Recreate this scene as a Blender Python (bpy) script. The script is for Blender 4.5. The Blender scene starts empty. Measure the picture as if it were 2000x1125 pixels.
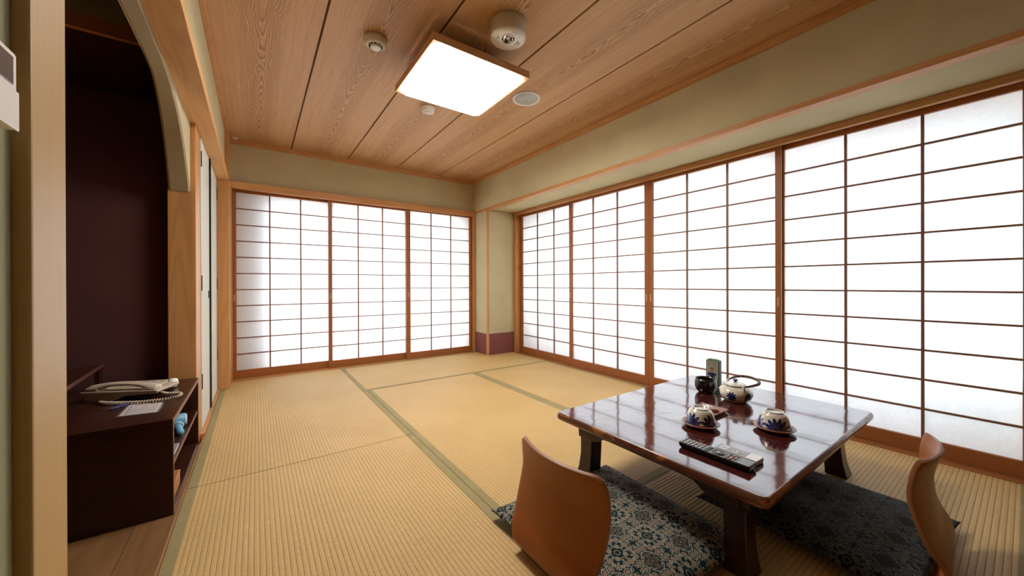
import bpy, bmesh, math, random
from mathutils import Vector, Matrix
random.seed(7)
C = bpy.context.scene.collection
PI = math.pi

# ------------------------------------------------------------------ camera
cam = bpy.data.cameras.new('camera'); camo = bpy.data.objects.new('camera', cam); C.objects.link(camo)
cam.sensor_width = 36; cam.lens = 36*710.07/2000
cam.shift_y = -6.113/2000; cam.clip_start = .02
yaw, ro, pt = .6135, -.0028, -.0017
R0 = Vector((math.cos(yaw), -math.sin(yaw), 0)); D0 = Vector((math.sin(yaw), math.cos(yaw), 0)); U0 = Vector((0, 0, 1))
Fw = D0*math.cos(pt)+U0*math.sin(pt); Up = U0*math.cos(pt)-D0*math.sin(pt)
Rr = R0*math.cos(ro)+Up*math.sin(ro); Uu = Up*math.cos(ro)-R0*math.sin(ro)
m = Matrix((Rr, Uu, -Fw)).transposed().to_4x4(); m.translation = (0, 0, .8626)
camo.matrix_world = m
bpy.context.scene.camera = camo

# ------------------------------------------------------------------ world, lights, exposure
SKY = 6.0; LAMP = 33.0
w = bpy.data.worlds.new('sky'); bpy.context.scene.world = w; w.use_nodes = True
bg = w.node_tree.nodes['Background']; bg.inputs[0].default_value = (.79, .89, 1, 1); bg.inputs[1].default_value = SKY
vs = bpy.context.scene.view_settings
vs.view_transform = 'Standard'; vs.look = 'None'; vs.gamma = 1; vs.exposure = 0.31
try: vs.use_curve_mapping = False
except Exception: pass
cy = bpy.context.scene.cycles
cy.max_bounces = 10; cy.diffuse_bounces = 6; cy.glossy_bounces = 4; cy.transmission_bounces = 6
cy.sample_clamp_indirect = 8; cy.caustics_reflective = False; cy.caustics_refractive = False
cy.use_denoising = True

def portal(name, loc, rot, sx, sy):
    l = bpy.data.lights.new(name, 'AREA'); l.shape = 'RECTANGLE'; l.size = sx; l.size_y = sy
    l.cycles.is_portal = True
    o = bpy.data.objects.new(name, l); o.location = loc; o.rotation_euler = rot; C.objects.link(o)
# openings in the outer walls: back X -.02..2.2, right Y -.3..3.68 (z .06..1.66 / .2..1.64)
portal('daylight_back', (1.135, 4.52, .85), (-PI/2, 0, 0), 2.07, 1.62)
portal('daylight_right', (3.32, 1.75, .94), (0, PI/2, 0), 1.20, 3.70)

# ------------------------------------------------------------------ node helpers
class M:
    def __init__(s, name):
        s.m = bpy.data.materials.new(name); s.m.use_nodes = True
        s.t = s.m.node_tree; s.t.nodes.clear()
        s.out = s.t.nodes.new('ShaderNodeOutputMaterial')
        s.tc = s.t.nodes.new('ShaderNodeTexCoord')
    def link(s, a, b): s.t.links.new(a, b)
    def inp(s, sock, v):
        if v is None: return
        if hasattr(v, 'links') or isinstance(v, bpy.types.NodeSocket): s.link(v, sock)
        else:
            if isinstance(v, (tuple, list)) and len(v) == 3 and sock.type == 'RGBA': v = (*v, 1)
            sock.default_value = v
    def math(s, op, a, b=None, c=None):
        n = s.t.nodes.new('ShaderNodeMath'); n.operation = op
        s.inp(n.inputs[0], a); s.inp(n.inputs[1], b); s.inp(n.inputs[2], c); return n.outputs[0]
    def obj(s): return s.tc.outputs['Object']
    def pos(s):
        return s.t.nodes.new('ShaderNodeNewGeometry').outputs['Position']
    def sep(s, v):
        n = s.t.nodes.new('ShaderNodeSeparateXYZ'); s.link(v, n.inputs[0]); return n.outputs
    def comb(s, x, y, z):
        n = s.t.nodes.new('ShaderNodeCombineXYZ')
        for i, v in enumerate((x, y, z)): s.inp(n.inputs[i], v)
        return n.outputs[0]
    def vadd(s, a, b):
        n = s.t.nodes.new('ShaderNodeVectorMath'); n.operation = 'ADD'; s.inp(n.inputs[0], a); s.inp(n.inputs[1], b); return n.outputs[0]
    def vmul(s, a, b):
        n = s.t.nodes.new('ShaderNodeVectorMath'); n.operation = 'MULTIPLY'; s.inp(n.inputs[0], a); s.inp(n.inputs[1], b); return n.outputs[0]
    def rnd(s): return s.t.nodes.new('ShaderNodeObjectInfo').outputs['Random']
    def noise(s, v, scale, detail=3, rough=.5, dist=0):
        n = s.t.nodes.new('ShaderNodeTexNoise'); s.link(v, n.inputs['Vector'])
        n.inputs['Scale'].default_value = scale; n.inputs['Detail'].default_value = detail
        n.inputs['Roughness'].default_value = rough; n.inputs['Distortion'].default_value = dist; return n.outputs[0]
    def ramp(s, f, stops, interp='LINEAR'):
        n = s.t.nodes.new('ShaderNodeValToRGB'); s.link(f, n.inputs[0]); e = n.color_ramp; e.interpolation = interp
        while len(e.elements) < len(stops): e.elements.new(.5)
        for el, (p, c) in zip(e.elements, stops):
            el.position = p; el.color = (*c, 1) if not isinstance(c, (int, float)) else (c, c, c, 1)
        return n.outputs[0]
    def mix(s, f, a, b):
        n = s.t.nodes.new('ShaderNodeMix'); n.data_type = 'RGBA'
        s.inp(n.inputs[0], f); s.inp(n.inputs[6], a); s.inp(n.inputs[7], b); return n.outputs[2]
    def maprange(s, v, a, b, c=0, d=1, smooth=False):
        n = s.t.nodes.new('ShaderNodeMapRange'); s.inp(n.inputs[0], v)
        if smooth: n.interpolation_type = 'SMOOTHSTEP'
        for i, q in enumerate((a, b, c, d)): n.inputs[i+1].default_value = q
        return n.outputs[0]
    def bump(s, h, strength, dist=.001):
        n = s.t.nodes.new('ShaderNodeBump'); s.link(h, n.inputs['Height'])
        n.inputs['Strength'].default_value = strength; n.inputs['Distance'].default_value = dist; return n.outputs[0]
    def bsdf(s, color, rough=.5, normal=None, spec=.5, metal=0, coat=0, sheen=0, emis=None, es=0):
        n = s.t.nodes.new('ShaderNodeBsdfPrincipled')
        s.inp(n.inputs['Base Color'], color); s.inp(n.inputs['Roughness'], rough)
        n.inputs['Specular IOR Level'].default_value = spec; n.inputs['Metallic'].default_value = metal
        n.inputs['Coat Weight'].default_value = coat; n.inputs['Coat Roughness'].default_value = .04
        n.inputs['Sheen Weight'].default_value = sheen
        if normal is not None: s.link(normal, n.inputs['Normal'])
        if emis: n.inputs['Emission Color'].default_value = (*emis, 1); n.inputs['Emission Strength'].default_value = es
        s.link(n.outputs[0], s.out.inputs[0]); return s.m

def plain(name, col, rough=.5, **k): return M(name).bsdf(col, rough, **k)

def wood(name, light, dark, rough=.45, axis='Z', scale=1.0, contrast=1.0, coat=0, spec=.35, fig=True):
    q = M(name); v = q.obj()
    off = q.comb(q.math('MULTIPLY', q.rnd(), 7.3), q.math('MULTIPLY', q.rnd(), 3.1), q.math('MULTIPLY', q.rnd(), 5.7))
    v = q.vadd(v, off)
    st = {'X': (.06, 1, 1), 'Y': (1, .06, 1), 'Z': (1, 1, .06)}[axis]
    u = q.vmul(v, st)
    broad = q.noise(u, 9*scale, 2, .5, .6)
    rings = q.math('ABSOLUTE', q.math('SINE', q.math('MULTIPLY', broad, 38.0)))
    fine = q.noise(q.vmul(v, tuple(a*a if a < 1 else a for a in st)), 260*scale, 2, .6)
    f = q.math('ADD', q.math('MULTIPLY', rings, .32 if fig else .1), q.math('ADD', q.math('MULTIPLY', broad, .45), q.math('MULTIPLY', fine, .35)))
    c0 = tuple(l*(1-contrast)+d*contrast for l, d in zip(light, dark))
    col = q.ramp(f, [(.22, c0), (.8, light)])
    return q.bsdf(col, rough, q.bump(fine, .12, .0006), spec=spec, coat=coat)

HINOKI = (.60, .30, .11); HINOKI_D = (.46, .20, .065)
m_wood_v = wood('hinoki_vertical', HINOKI, HINOKI_D, axis='Z')
m_wood_x = wood('hinoki_along_x', HINOKI, HINOKI_D, axis='X')
m_wood_y = wood('hinoki_along_y', HINOKI, HINOKI_D, axis='Y')
SH = (.44, .165, .05); SHD = (.30, .10, .03)
m_sh_v = wood('shoji_frame_vertical', SH, SHD, axis='Z', rough=.4, fig=False)
m_sh_x = wood('shoji_frame_x', SH, SHD, axis='X', rough=.4, fig=False)
m_sh_y = wood('shoji_frame_y', SH, SHD, axis='Y', rough=.4, fig=False)
m_muntin = plain('shoji_muntin_wood', (.24, .11, .055), .5)
m_pull = plain('pull_wood', (.60, .33, .15), .5)
m_post = wood('pale_post', (.49, .32, .13), (.43, .26, .10), axis='Z', fig=False)
m_chairwood = wood('bentwood_veneer', (.40, .125, .027), (.30, .085, .017), axis='Z', rough=.42, scale=.7, contrast=.8, coat=.08, spec=.3, fig=False)
m_darkwood = wood('dark_cabinet_wood', (.045, .012, .006), (.022, .006, .004), axis='X', rough=.3, coat=.15)
m_darkedge = plain('cabinet_edge', (.20, .085, .04), .45)
m_plank = wood('floor_plank_wood', (.26, .135, .055), (.17, .08, .03), axis='Y', rough=.35, scale=.8)
m_black = plain('black_lacquer', (.006, .004, .004), .25)
m_void = plain('dark_joint', (.17, .065, .035), .8)
m_legwood = wood('table_leg_wood', (.035, .011, .006), (.018, .006, .004), axis='Z', rough=.3, coat=.3)

def plaster(name, col, var=.12):
    q = M(name); p = q.pos()
    n1 = q.noise(p, 3, 3); n2 = q.noise(p, 420, 2, .7)
    f = q.math('ADD', q.math('MULTIPLY', n1, .6), q.math('MULTIPLY', n2, .4))
    c = q.ramp(f, [(.3, tuple(x*(1-var) for x in col)), (.7, tuple(min(1, x*(1+var)) for x in col))])
    return q.bsdf(c, .9, q.bump(n2, .25, .0012), spec=.15)
m_plaster = plaster('sand_plaster', (.55, .475, .285))
m_plaster_g = plaster('greenish_wall_cloth', (.30, .28, .16))
m_arch = plaster('arch_plaster', (.50, .42, .27), .18)
m_purple = plaster('mauve_paper_band', (.235, .085, .075), .1)
m_maroon = plaster('dark_maroon_wall', (.105, .042, .036), .12)
m_outer = plain('outer_reveal', (.80, .82, .86), .8)
m_fusuma = plaster('white_fusuma_paper', (.64, .63, .56), .03)

def paper():
    q = M('shoji_paper'); p = q.pos()
    n = q.noise(p, 60, 5, .65); n2 = q.noise(q.vmul(p, (1, 1, 1)), 6, 2)
    c = q.ramp(q.math('ADD', q.math('MULTIPLY', n, .7), q.math('MULTIPLY', n2, .3)), [(.3, (.86, .86, .85)), (.7, (.95, .95, .94))])
    d = q.t.nodes.new('ShaderNodeBsdfDiffuse'); q.link(c, d.inputs[0])
    t = q.t.nodes.new('ShaderNodeBsdfTranslucent'); q.link(c, t.inputs[0])
    x = q.t.nodes.new('ShaderNodeMixShader'); x.inputs[0].default_value = .60
    q.link(d.outputs[0], x.inputs[1]); q.link(t.outputs[0], x.inputs[2]); q.link(x.outputs[0], q.out.inputs[0]); return q.m
m_paper = paper()

def tatami_mat():
    q = M('rush_tatami'); o = q.obj(); s = q.sep(o)
    at = q.t.nodes.new('ShaderNodeAttribute'); at.attribute_name = 'rib_count'
    rib = q.math('FRACT', at.outputs['Fac'])
    g = q.math('ABSOLUTE', q.math('SUBTRACT', rib, .5))           # .5 at the groove
    joint = q.maprange(g, .34, .49, 0, 1, True)
    reed = q.noise(q.vmul(o, (12, 420, 1)), 1, 3, .6)              # rushes run across the ribs
    knot = q.noise(q.vmul(o, (64, 90, 1)), 1, 2, .6)
    blot = q.noise(o, 2.2, 3)
    f = q.math('ADD', q.math('ADD', q.math('MULTIPLY', reed, .5), q.math('MULTIPLY', knot, .3)), q.math('MULTIPLY', blot, .35))
    base = q.ramp(f, [(.35, (.47, .30, .105)), (.58, (.60, .40, .155)), (.8, (.70, .49, .215))])
    col = q.mix(q.math('MULTIPLY', joint, .40), base, (.20, .105, .03))
    h = q.math('ADD', q.math('MULTIPLY', reed, .7), q.math('MULTIPLY', knot, .5))
    return q.bsdf(col, .55, q.bump(h, .5, .0008), spec=.3)
m_tatami = tatami_mat()
def heri():
    q = M('olive_cloth_border'); o = q.obj()
    n = q.noise(o, 900, 2); n2 = q.noise(o, 5, 2)
    c = q.ramp(q.math('ADD', q.math('MULTIPLY', n, .5), q.math('MULTIPLY', n2, .5)), [(.3, (.27, .215, .09)), (.7, (.38, .305, .145))])
    return q.bsdf(c, .7, q.bump(n, .3, .0005), spec=.2)
m_heri = heri()

def ceiling_board():
    q = M('cedar_ceiling_board'); o = q.obj(); s = q.sep(o); r = q.rnd()
    y = q.math('ADD', s[1], q.math('MULTIPLY', r, 37.0))
    sh = q.math('MULTIPLY', r, 11.0)
    vy = q.comb(q.math('ADD', s[0], sh), q.math('MULTIPLY', y, .22), 0)
    wob = q.math('MULTIPLY', q.math('SUBTRACT', q.noise(vy, 9, 3, .6), .5), .075)
    x = q.math('ADD', s[0], wob)
    # flat-sawn figure: nested pointed arches in the middle of the board, straight grain beside it
    hyp = q.math('SQRT', q.math('ADD', q.math('MULTIPLY', x, x), .0003))
    sgn = q.math('PINGPONG', y, 1.45)
    wav = q.math('MULTIPLY', q.noise(q.comb(q.math('MULTIPLY', s[0], 1.6), q.math('MULTIPLY', y, .7), sh), 9, 3), 1.9)
    ph = q.math('ADD', q.math('ADD', q.math('MULTIPLY', hyp, 100), q.math('MULTIPLY', sgn, 8.0)), wav)
    saw = q.math('FRACT', ph)
    line = q.math('POWER', saw, 2.6)
    ax = q.math('ABSOLUTE', x)
    core = q.maprange(ax, .05, .12, 1, 0, True)
    fine = q.noise(q.comb(q.math('MULTIPLY', s[0], 330), q.math('MULTIPLY', y, 5), sh), 1, 2, .6)
    fine2 = q.noise(q.comb(q.math('MULTIPLY', s[0], 60), q.math('MULTIPLY', y, 1.2), sh), 1, 2, .6)
    k = q.math('MULTIPLY', line, q.math('ADD', q.math('MULTIPLY', core, .72), .20))
    base = q.ramp(q.math('ADD', q.math('MULTIPLY', fine, .6), q.math('MULTIPLY', fine2, .4)), [(.3, (.50, .275, .12)), (.7, (.68, .42, .215))])
    col = q.mix(k, base, (.24, .085, .022))
    return q.bsdf(col, .5, q.bump(fine, .15, .0005), spec=.25)
m_ceil = ceiling_board()

def lacquer():
    q = M('red_brown_lacquer'); o = q.obj()
    n = q.noise(q.vmul(o, (1, 6, 1)), 30, 3); b = q.noise(o, 7, 2); b2 = q.noise(q.vmul(o, (1, 1, 1)), 26, 2)
    c = q.ramp(n, [(.3, (.045, .009, .008)), (.7, (.095, .020, .016))])
    h = q.math('ADD', q.math('MULTIPLY', b, 1), q.math('MULTIPLY', b2, .12))
    return q.bsdf(c, .09, q.bump(h, .42, .005), spec=.85, coat=.6)
m_lacq = lacquer()
def wornedge():
    q = M('worn_lacquer_edge'); o = q.obj()
    n = q.noise(q.vmul(o, (1, 1, 4)), 8, 6, .62); n2 = q.noise(o, 3, 2)
    f = q.math('ADD', n, q.math('MULTIPLY', q.math('SUBTRACT', n2, .5), .45))
    wear = q.maprange(f, .56, .60)
    c = q.mix(wear, (.10, .026, .012), (.34, .11, .025))
    return q.bsdf(c, .28, spec=.5, coat=.25)
m_worn = wornedge()

def damask(name, dark, line, leaf, pink):
    q = M(name); s = q.sep(q.obj()); P = .0690
    wv = q.noise(q.obj(), 700, 1)
    u = q.math('PINGPONG', q.math('ADD', s[0], 5*P), P); v = q.math('PINGPONG', q.math('ADD', s[1], 5*P), P)
    u = q.math('DIVIDE', u, P); v = q.math('DIVIDE', v, P)
    def d(cx, cy, sx=1, sy=1):
        a = q.math('DIVIDE', q.math('SUBTRACT', u, cx), sx); b = q.math('DIVIDE', q.math('SUBTRACT', v, cy), sy)
        return q.math('SQRT', q.math('ADD', q.math('MULTIPLY', a, a), q.math('MULTIPLY', b, b))), a, b
    def ring(dd, r, w): return q.math('LESS_THAN', q.math('ABSOLUTE', q.math('SUBTRACT', dd, r)), w)
    L = None; Pk = None
    for (cx, cy, sx, sy, r, full) in ((.62, .15, 1.15, 1, .135, 1), (.15, .62, 1, 1.15, .135, 1), (.47, .47, 1, 1, .115, 1), (.87, .40, 1, 1.25, .105, 1), (.40, .87, 1.25, 1, .105, 1), (.76, .76, 1, 1, .095, 1),
                                (.33, .22, 1, 1, .06, 0), (.22, .33, 1, 1, .06, 0), (.66, .40, 1, 1, .07, 1), (.40, .66, 1, 1, .07, 1), (.86, .12, 1, 1, .06, 0), (.12, .86, 1, 1, .06, 0), (.60, .60, 1, 1, .035, 0), (.90, .62, 1, 1, .04, 0), (.62, .90, 1, 1, .04, 0)):
        dd, a, b = d(cx, cy, sx, sy)
        e = ring(dd, r, .017)
        if full: e = q.math('MAXIMUM', e, ring(dd, r*.55, .011))
        L = e if L is None else q.math('MAXIMUM', L, e)
        if full:
            i = q.math('LESS_THAN', dd, r*.45); Pk = i if Pk is None else q.math('MAXIMUM', Pk, i)
    for (cx, cy, r) in ((0, 0, .45), (1, 1, .30), (1, 0, .22), (0, 1, .22), (1, 1, .12)):
        dd, a, b = d(cx, cy); L = q.math('MAXIMUM', L, ring(dd, r, .015))
    d0, a, b = d(0, 0)
    th = q.math('ARCTAN2', b, a)
    pet = q.math('MULTIPLY', q.math('ABSOLUTE', q.math('COSINE', q.math('MULTIPLY', th, 2))), .24)
    Lf = q.math('LESS_THAN', d0, q.math('ADD', pet, .14))
    Lf2 = q.math('LESS_THAN', d0, q.math('ADD', q.math('MULTIPLY', pet, .6), .05))
    L = q.math('MAXIMUM', L, q.math('LESS_THAN', d0, .035))
    c = q.mix(Lf, dark, leaf); c = q.mix(Lf2, c, tuple(x*.5 for x in leaf))
    c = q.mix(q.math('MULTIPLY', Pk, .8), c, pink)
    c = q.mix(q.math('MULTIPLY', L, q.math('ADD', .55, q.math('MULTIPLY', wv, .5))), c, line)
    return q.bsdf(c, .8, q.bump(q.math('ADD', L, q.math('MULTIPLY', wv, .6)), .35, .0008), spec=.15)
m_cush1 = damask('teal_brocade', (.006, .020, .026), (.37, .35, .27), (.10, .085, .06), (.36, .19, .12))
m_cush2 = damask('dark_slate_brocade', (.010, .014, .017), (.13, .145, .13), (.022, .028, .028), (.045, .05, .05))

def porcelain(name, motifs, nrep, phase=0, bands=(), base=(.80, .74, .62)):
    """white glaze with blue fan motifs round the body: motifs (phi0, z, radius, petals, up)"""
    q = M(name); s = q.sep(q.obj())
    th = q.math('ADD', q.math('ARCTAN2', s[1], s[0]), phase+2*PI)
    rad = q.math('SQRT', q.math('ADD', q.math('MULTIPLY', s[0], s[0]), q.math('MULTIPLY', s[1], s[1])))
    seg = 2*PI/nrep
    tt = q.math('SUBTRACT', q.math('MULTIPLY', q.math('FRACT', q.math('DIVIDE', th, seg)), seg), seg/2)
    ux = q.math('MULTIPLY', tt, rad); msk = None
    for (z0, R, k, x0, squash) in motifs:
        dx = q.math('SUBTRACT', ux, x0); dz = q.math('DIVIDE', q.math('SUBTRACT', s[2], z0), squash)
        dd = q.math('SQRT', q.math('ADD', q.math('MULTIPLY', dx, dx), q.math('MULTIPLY', dz, dz)))
        an = q.math('ARCTAN2', dz, dx)
        pet = q.math('ABSOLUTE', q.math('COSINE', q.math('MULTIPLY', an, k)))
        rr = q.math('MULTIPLY', q.math('ADD', .66, q.math('MULTIPLY', pet, .34)), R)
        a = q.math('LESS_THAN', dd, rr)
        msk = a if msk is None else q.math('MAXIMUM', msk, a)
    for (z0, w) in bands:
        a = q.math('LESS_THAN', q.math('ABSOLUTE', q.math('SUBTRACT', s[2], z0)), w)
        msk = a if msk is None else q.math('MAXIMUM', msk, a)
    blue = q.ramp(q.noise(q.obj(), 90, 2), [(.35, (.010, .014, .075)), (.7, (.035, .055, .20))])
    return q.bsdf(q.mix(msk, base, blue), .12, spec=.6, coat=.5)

# ------------------------------------------------------------------ mesh helpers
def link(name, me, mats, parent=None, loc=None, smooth=False, bevel=0):
    o = bpy.data.objects.new(name, me); C.objects.link(o)
    if not isinstance(mats, (list, tuple)): mats = [mats]
    if not me.materials:
        for x in mats: me.materials.append(x)
    if parent is not None: o.parent = parent
    if loc is not None: o.location = loc
    if smooth:
        for p in me.polygons: p.use_smooth = True
    if bevel:
        b = o.modifiers.new('bevel', 'BEVEL'); b.width = bevel; b.segments = 2; b.limit_method = 'ANGLE'; b.harden_normals = False
    return o
def bm_box(bm, x0, x1, y0, y1, z0, z1, mi=0):
    v = [bm.verts.new((x, y, z)) for x in (x0, x1) for y in (y0, y1) for z in (z0, z1)]
    for f in ((0, 1, 3, 2), (4, 6, 7, 5), (0, 4, 5, 1), (2, 3, 7, 6), (0, 2, 6, 4), (1, 5, 7, 3)):
        bm.faces.new([v[i] for i in f]).material_index = mi
def finish(name, bm, mats, parent=None, loc=None, smooth=False, bevel=0):
    bmesh.ops.recalc_face_normals(bm, faces=bm.faces)
    me = bpy.data.meshes.new(name); bm.to_mesh(me); bm.free()
    return link(name, me, mats, parent, loc, smooth, bevel)
def box(name, x0, x1, y0, y1, z0, z1, mats, parent=None, bevel=0):
    """box in world (or parent-local) coordinates with its origin at its centre"""
    c = ((x0+x1)/2, (y0+y1)/2, (z0+z1)/2); bm = bmesh.new()
    bm_box(bm, x0-c[0], x1-c[0], y0-c[1], y1-c[1], z0-c[2], z1-c[2])
    return finish(name, bm, mats, parent, c, bevel=bevel)
def copy_tree(o, parent=None, loc=None):
    c = o.copy(); C.objects.link(c); c.parent = parent
    if loc is not None: c.location = loc
    for ch in list(o.children): copy_tree(ch, c)
    return c
def empty(name, loc=(0, 0, 0), rz=0):
    o = bpy.data.objects.new(name, None); o.empty_display_size = .05; o.location = loc; o.rotation_euler = (0, 0, rz); C.objects.link(o); return o
def tag(o, label, cat, group=None, kind=None):
    o['label'] = label; o['category'] = cat
    if group: o['group'] = group
    if kind: o['kind'] = kind
    return o
def lathe(name, prof, mats, parent=None, loc=None, seg=48, mi=None, smooth=True, close=False):
    bm = bmesh.new(); rings = []
    for (r, z) in prof:
        if r < 1e-6: rings.append([bm.verts.new((0, 0, z))])
        else: rings.append([bm.verts.new((r*math.cos(2*PI*i/seg), r*math.sin(2*PI*i/seg), z)) for i in range(seg)])
    for k in range(len(rings)-1):
        a, b = rings[k], rings[k+1]
        for i in range(seg):
            j = (i+1) % seg
            if len(a) == 1 and len(b) == 1: continue
            if len(a) == 1: f = bm.faces.new((a[0], b[i], b[j]))
            elif len(b) == 1: f = bm.faces.new((a[i], b[0], a[j]))
            else: f = bm.faces.new((a[i], b[i], b[j], a[j]))
            if mi: f.material_index = mi[k]
    return finish(name, bm, mats, parent, loc, smooth)
def tube(name, pts, r, mats, parent=None, loc=None, seg=8, rs=None):
    bm = bmesh.new(); rings = []; pts = [Vector(p) for p in pts]; n = len(pts); up = None
    for i, p in enumerate(pts):
        t = (pts[min(i+1, n-1)]-pts[max(i-1, 0)]).normalized()
        if up is None: up = Vector((0, 0, 1)) if abs(t.z) < .9 else Vector((1, 0, 0))
        s = t.cross(up).normalized(); up = s.cross(t).normalized(); rr = rs[i] if rs else r
        rings.append([bm.verts.new(p+(s*math.cos(2*PI*k/seg)+up*math.sin(2*PI*k/seg))*rr) for k in range(seg)])
    for a, b in zip(rings, rings[1:]):
        for k in range(seg): bm.faces.new((a[k], a[(k+1) % seg], b[(k+1) % seg], b[k]))
    bm.faces.new(rings[0]); bm.faces.new(rings[-1])
    return finish(name, bm, mats, parent, loc, True)
def spline(ps, n=8):
    ps = [Vector(p) for p in ps]; out = []
    for i in range(len(ps)-1):
        p0, p1, p2, p3 = ps[max(i-1, 0)], ps[i], ps[i+1], ps[min(i+2, len(ps)-1)]
        for k in range(n):
            t = k/n; out.append(.5*((2*p1)+(p2-p0)*t+(2*p0-5*p1+4*p2-p3)*t*t+(3*p1-p0-3*p2+p3)*t**3))
    out.append(ps[-1]); return out
def prism(name, poly, z0, z1, mats, parent=None, loc=None, bevel=0):
    bm = bmesh.new(); a = [bm.verts.new((x, y, z0)) for x, y in poly]; b = [bm.verts.new((x, y, z1)) for x, y in poly]
    bm.faces.new(a); bm.faces.new(b); n = len(poly)
    for i in range(n): bm.faces.new((a[i], a[(i+1) % n], b[(i+1) % n], b[i]))
    return finish(name, bm, mats, parent, loc, bevel=bevel)
def S(name, *a, label=None, cat='trim', **k):
    o = box(name, *a, **k); return tag(o, label, cat, kind='structure')

# ------------------------------------------------------------------ room shell
XL, XB, YB, ZC = -.209, 2.295, 4.15, 2.18          # upper left wall, beam face, back wall, ceiling boards
YN = -1.35                                          # wall behind the camera
floor = S('floor', -1.15, 2.72, YN, 4.25, -.09, -.05, m_void, label='floor slab under the tatami mats and planks', cat='floor')

def rib_mat(x0, x1, y0, y1, along, borders):
    """one mat: body with raised weave ribs running along 'X' or 'Y', olive cloth borders as children (sides given)"""
    L, W = (y1-y0, x1-x0) if along == 'Y' else (x1-x0, y1-y0)
    cx, cyy = (x0+x1)/2, (y0+y1)/2
    bm = bmesh.new(); pr = []; P = .0155; n = int(round(W/P)); P = W/n
    for i in range(n):
        for a, z in ((.0, -.0013), (.12, -.0004), (.5, 0), (.88, -.0004)): pr.append((-W/2+(i+a)*P, z))
    pr.append((W/2, -.0013))
    g = .0012
    A = [bm.verts.new((x, -L/2+g, z)) for x, z in pr]; B = [bm.verts.new((x, L/2-g, z)) for x, z in pr]
    for i in range(len(pr)-1): bm.faces.new((A[i], A[i+1], B[i+1], B[i]))
    q = [bm.verts.new((sx, sy, -.049)) for sx, sy in ((-W/2, -L/2+g), (W/2, -L/2+g), (W/2, L/2-g), (-W/2, L/2-g))]
    bm.faces.new(q); bm.faces.new([A[0], B[0], q[3], q[0]]); bm.faces.new([A[-1], q[1], q[2], B[-1]])
    bm.faces.new(A+[q[1], q[0]]); bm.faces.new(B[::-1]+[q[3], q[2]])
    o = finish('tatami_mat', bm, m_tatami, floor, None)
    at = o.data.attributes.new('rib_count', 'FLOAT', 'POINT')
    for v, d in zip(o.data.vertices, at.data): d.value = (v.co.x+W/2)/P
    o.location = (cx, cyy, 0)-floor.location if False else Vector((cx, cyy, 0))-Vector(floor.location)
    if along == 'X': o.rotation_euler = (0, 0, PI/2)
    for s in borders:                                # s = -1 / +1 : local x side
        b = .036
        xa, xb = (-W/2, -W/2+b) if s < 0 else (W/2-b, W/2)
        box('cloth_border', xa+.0006, xb-.0004, -L/2+g, L/2-g, -.0016, .0016, m_heri, o, bevel=.0006)
    return o
SX = .737
rib_mat(-.242, SX, 2.047, 4.072, 'Y', (-1, 1))
rib_mat(-.242, SX, .022, 2.045, 'Y', (-1, 1))
rib_mat(-.242, SX, YN+.05, .020, 'Y', (-1, 1))
rib_mat(SX+.001, 2.676, 3.103, 4.072, 'X', (-1, 1))
rib_mat(SX+.001, 1.741, .992, 3.101, 'Y', (-1, 1))
rib_mat(1.742, 2.676, .992, 3.101, 'Y', (-1, 1))
rib_mat(SX+.001, 2.676, -.018, .990, 'X', (-1, 1))
rib_mat(SX+.001, 2.676, YN+.05, -.020, 'X', (-1, 1))
fl = Vector(floor.location)
def fbox(name, x0, x1, y0, y1, z0, z1, mat, bevel=0):
    o = box(name, x0-fl.x, x1-fl.x, y0-fl.y, y1-fl.y, z0-fl.z, z1-fl.z, mat, floor, bevel); return o
for i, (a, b) in enumerate(((-.356, -.2505), (-.600, -.358), (-.850, -.602), (-1.10, -.852))):
    fbox('floor_plank', a, b, .30, 2.60, -.05, -.001, m_plank, .001)
fbox('edge_strip', -.250, -.243, .30, 2.72, -.05, .001, wood('edge_strip_wood', (.42, .22, .09), (.3, .15, .06), axis='Y'))

# ceiling
ceil = S('ceiling', -1.15, 2.72, YN, 4.25, 2.19, 2.24, m_void, label='ceiling backing above the cedar boards', cat='ceiling')
cl = Vector(ceil.location)
for k in range(5):
    xa = -.226+.510*k; xb = xa+.510
    cx, cyy = (xa+xb)/2, (YN+YB)/2; bm = bmesh.new(); g = .0052
    bm_box(bm, xa-cx+g, xb-cx-g, YN-cyy, YB-cyy, 0, .0095)
    finish('ceiling_board', bm, m_ceil, ceil, Vector((cx, cyy, ZC))-cl, bevel=.0015)
hall_ceil = S('trim_1', -1.10, -.30, .30, 2.05, 2.13, 2.18, m_plaster_g, label='plaster ceiling of the dim entrance hall behind the arch', cat='ceiling')

# back wall
S('wall_back', -.25, 2.72, YB, YB+.12, 1.795, 2.19, m_plaster, label='sand plaster wall above the three far paper screens', cat='wall')
b1 = S('trim_2', -.182, XB, 4.075, 4.108, 1.727, 1.790, m_wood_x, label='pale wood lintel over the three far paper screens', cat='lintel', bevel=.002)
S('trim_3', -.182, 2.68, 4.108, 4.27, 1.747, 1.790, m_wood_x, label='grooved head track of the three far paper screens', cat='lintel')
S('trim_4', -.182, 2.68, 4.075, 4.27, -.06, .002, m_wood_x, label='wooden sill track under the three far paper screens', cat='sill')
S('trim_5', XL, XB, 4.108, YB, 2.142, 2.179, m_wood_x, label='cornice strip along the far edge of the ceiling', cat='cornice', bevel=.002)
S('trim_6', XL, XL+.025, YN, 4.108, 2.142, 2.179, m_wood_y, label='cornice strip along the left edge of the ceiling', cat='cornice', bevel=.002)
S('trim_7', XB-.034, XB, YN, 4.108, 2.142, 2.179, m_wood_y, label='cornice strip where ceiling meets the window beam', cat='cornice', bevel=.002)
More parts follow.
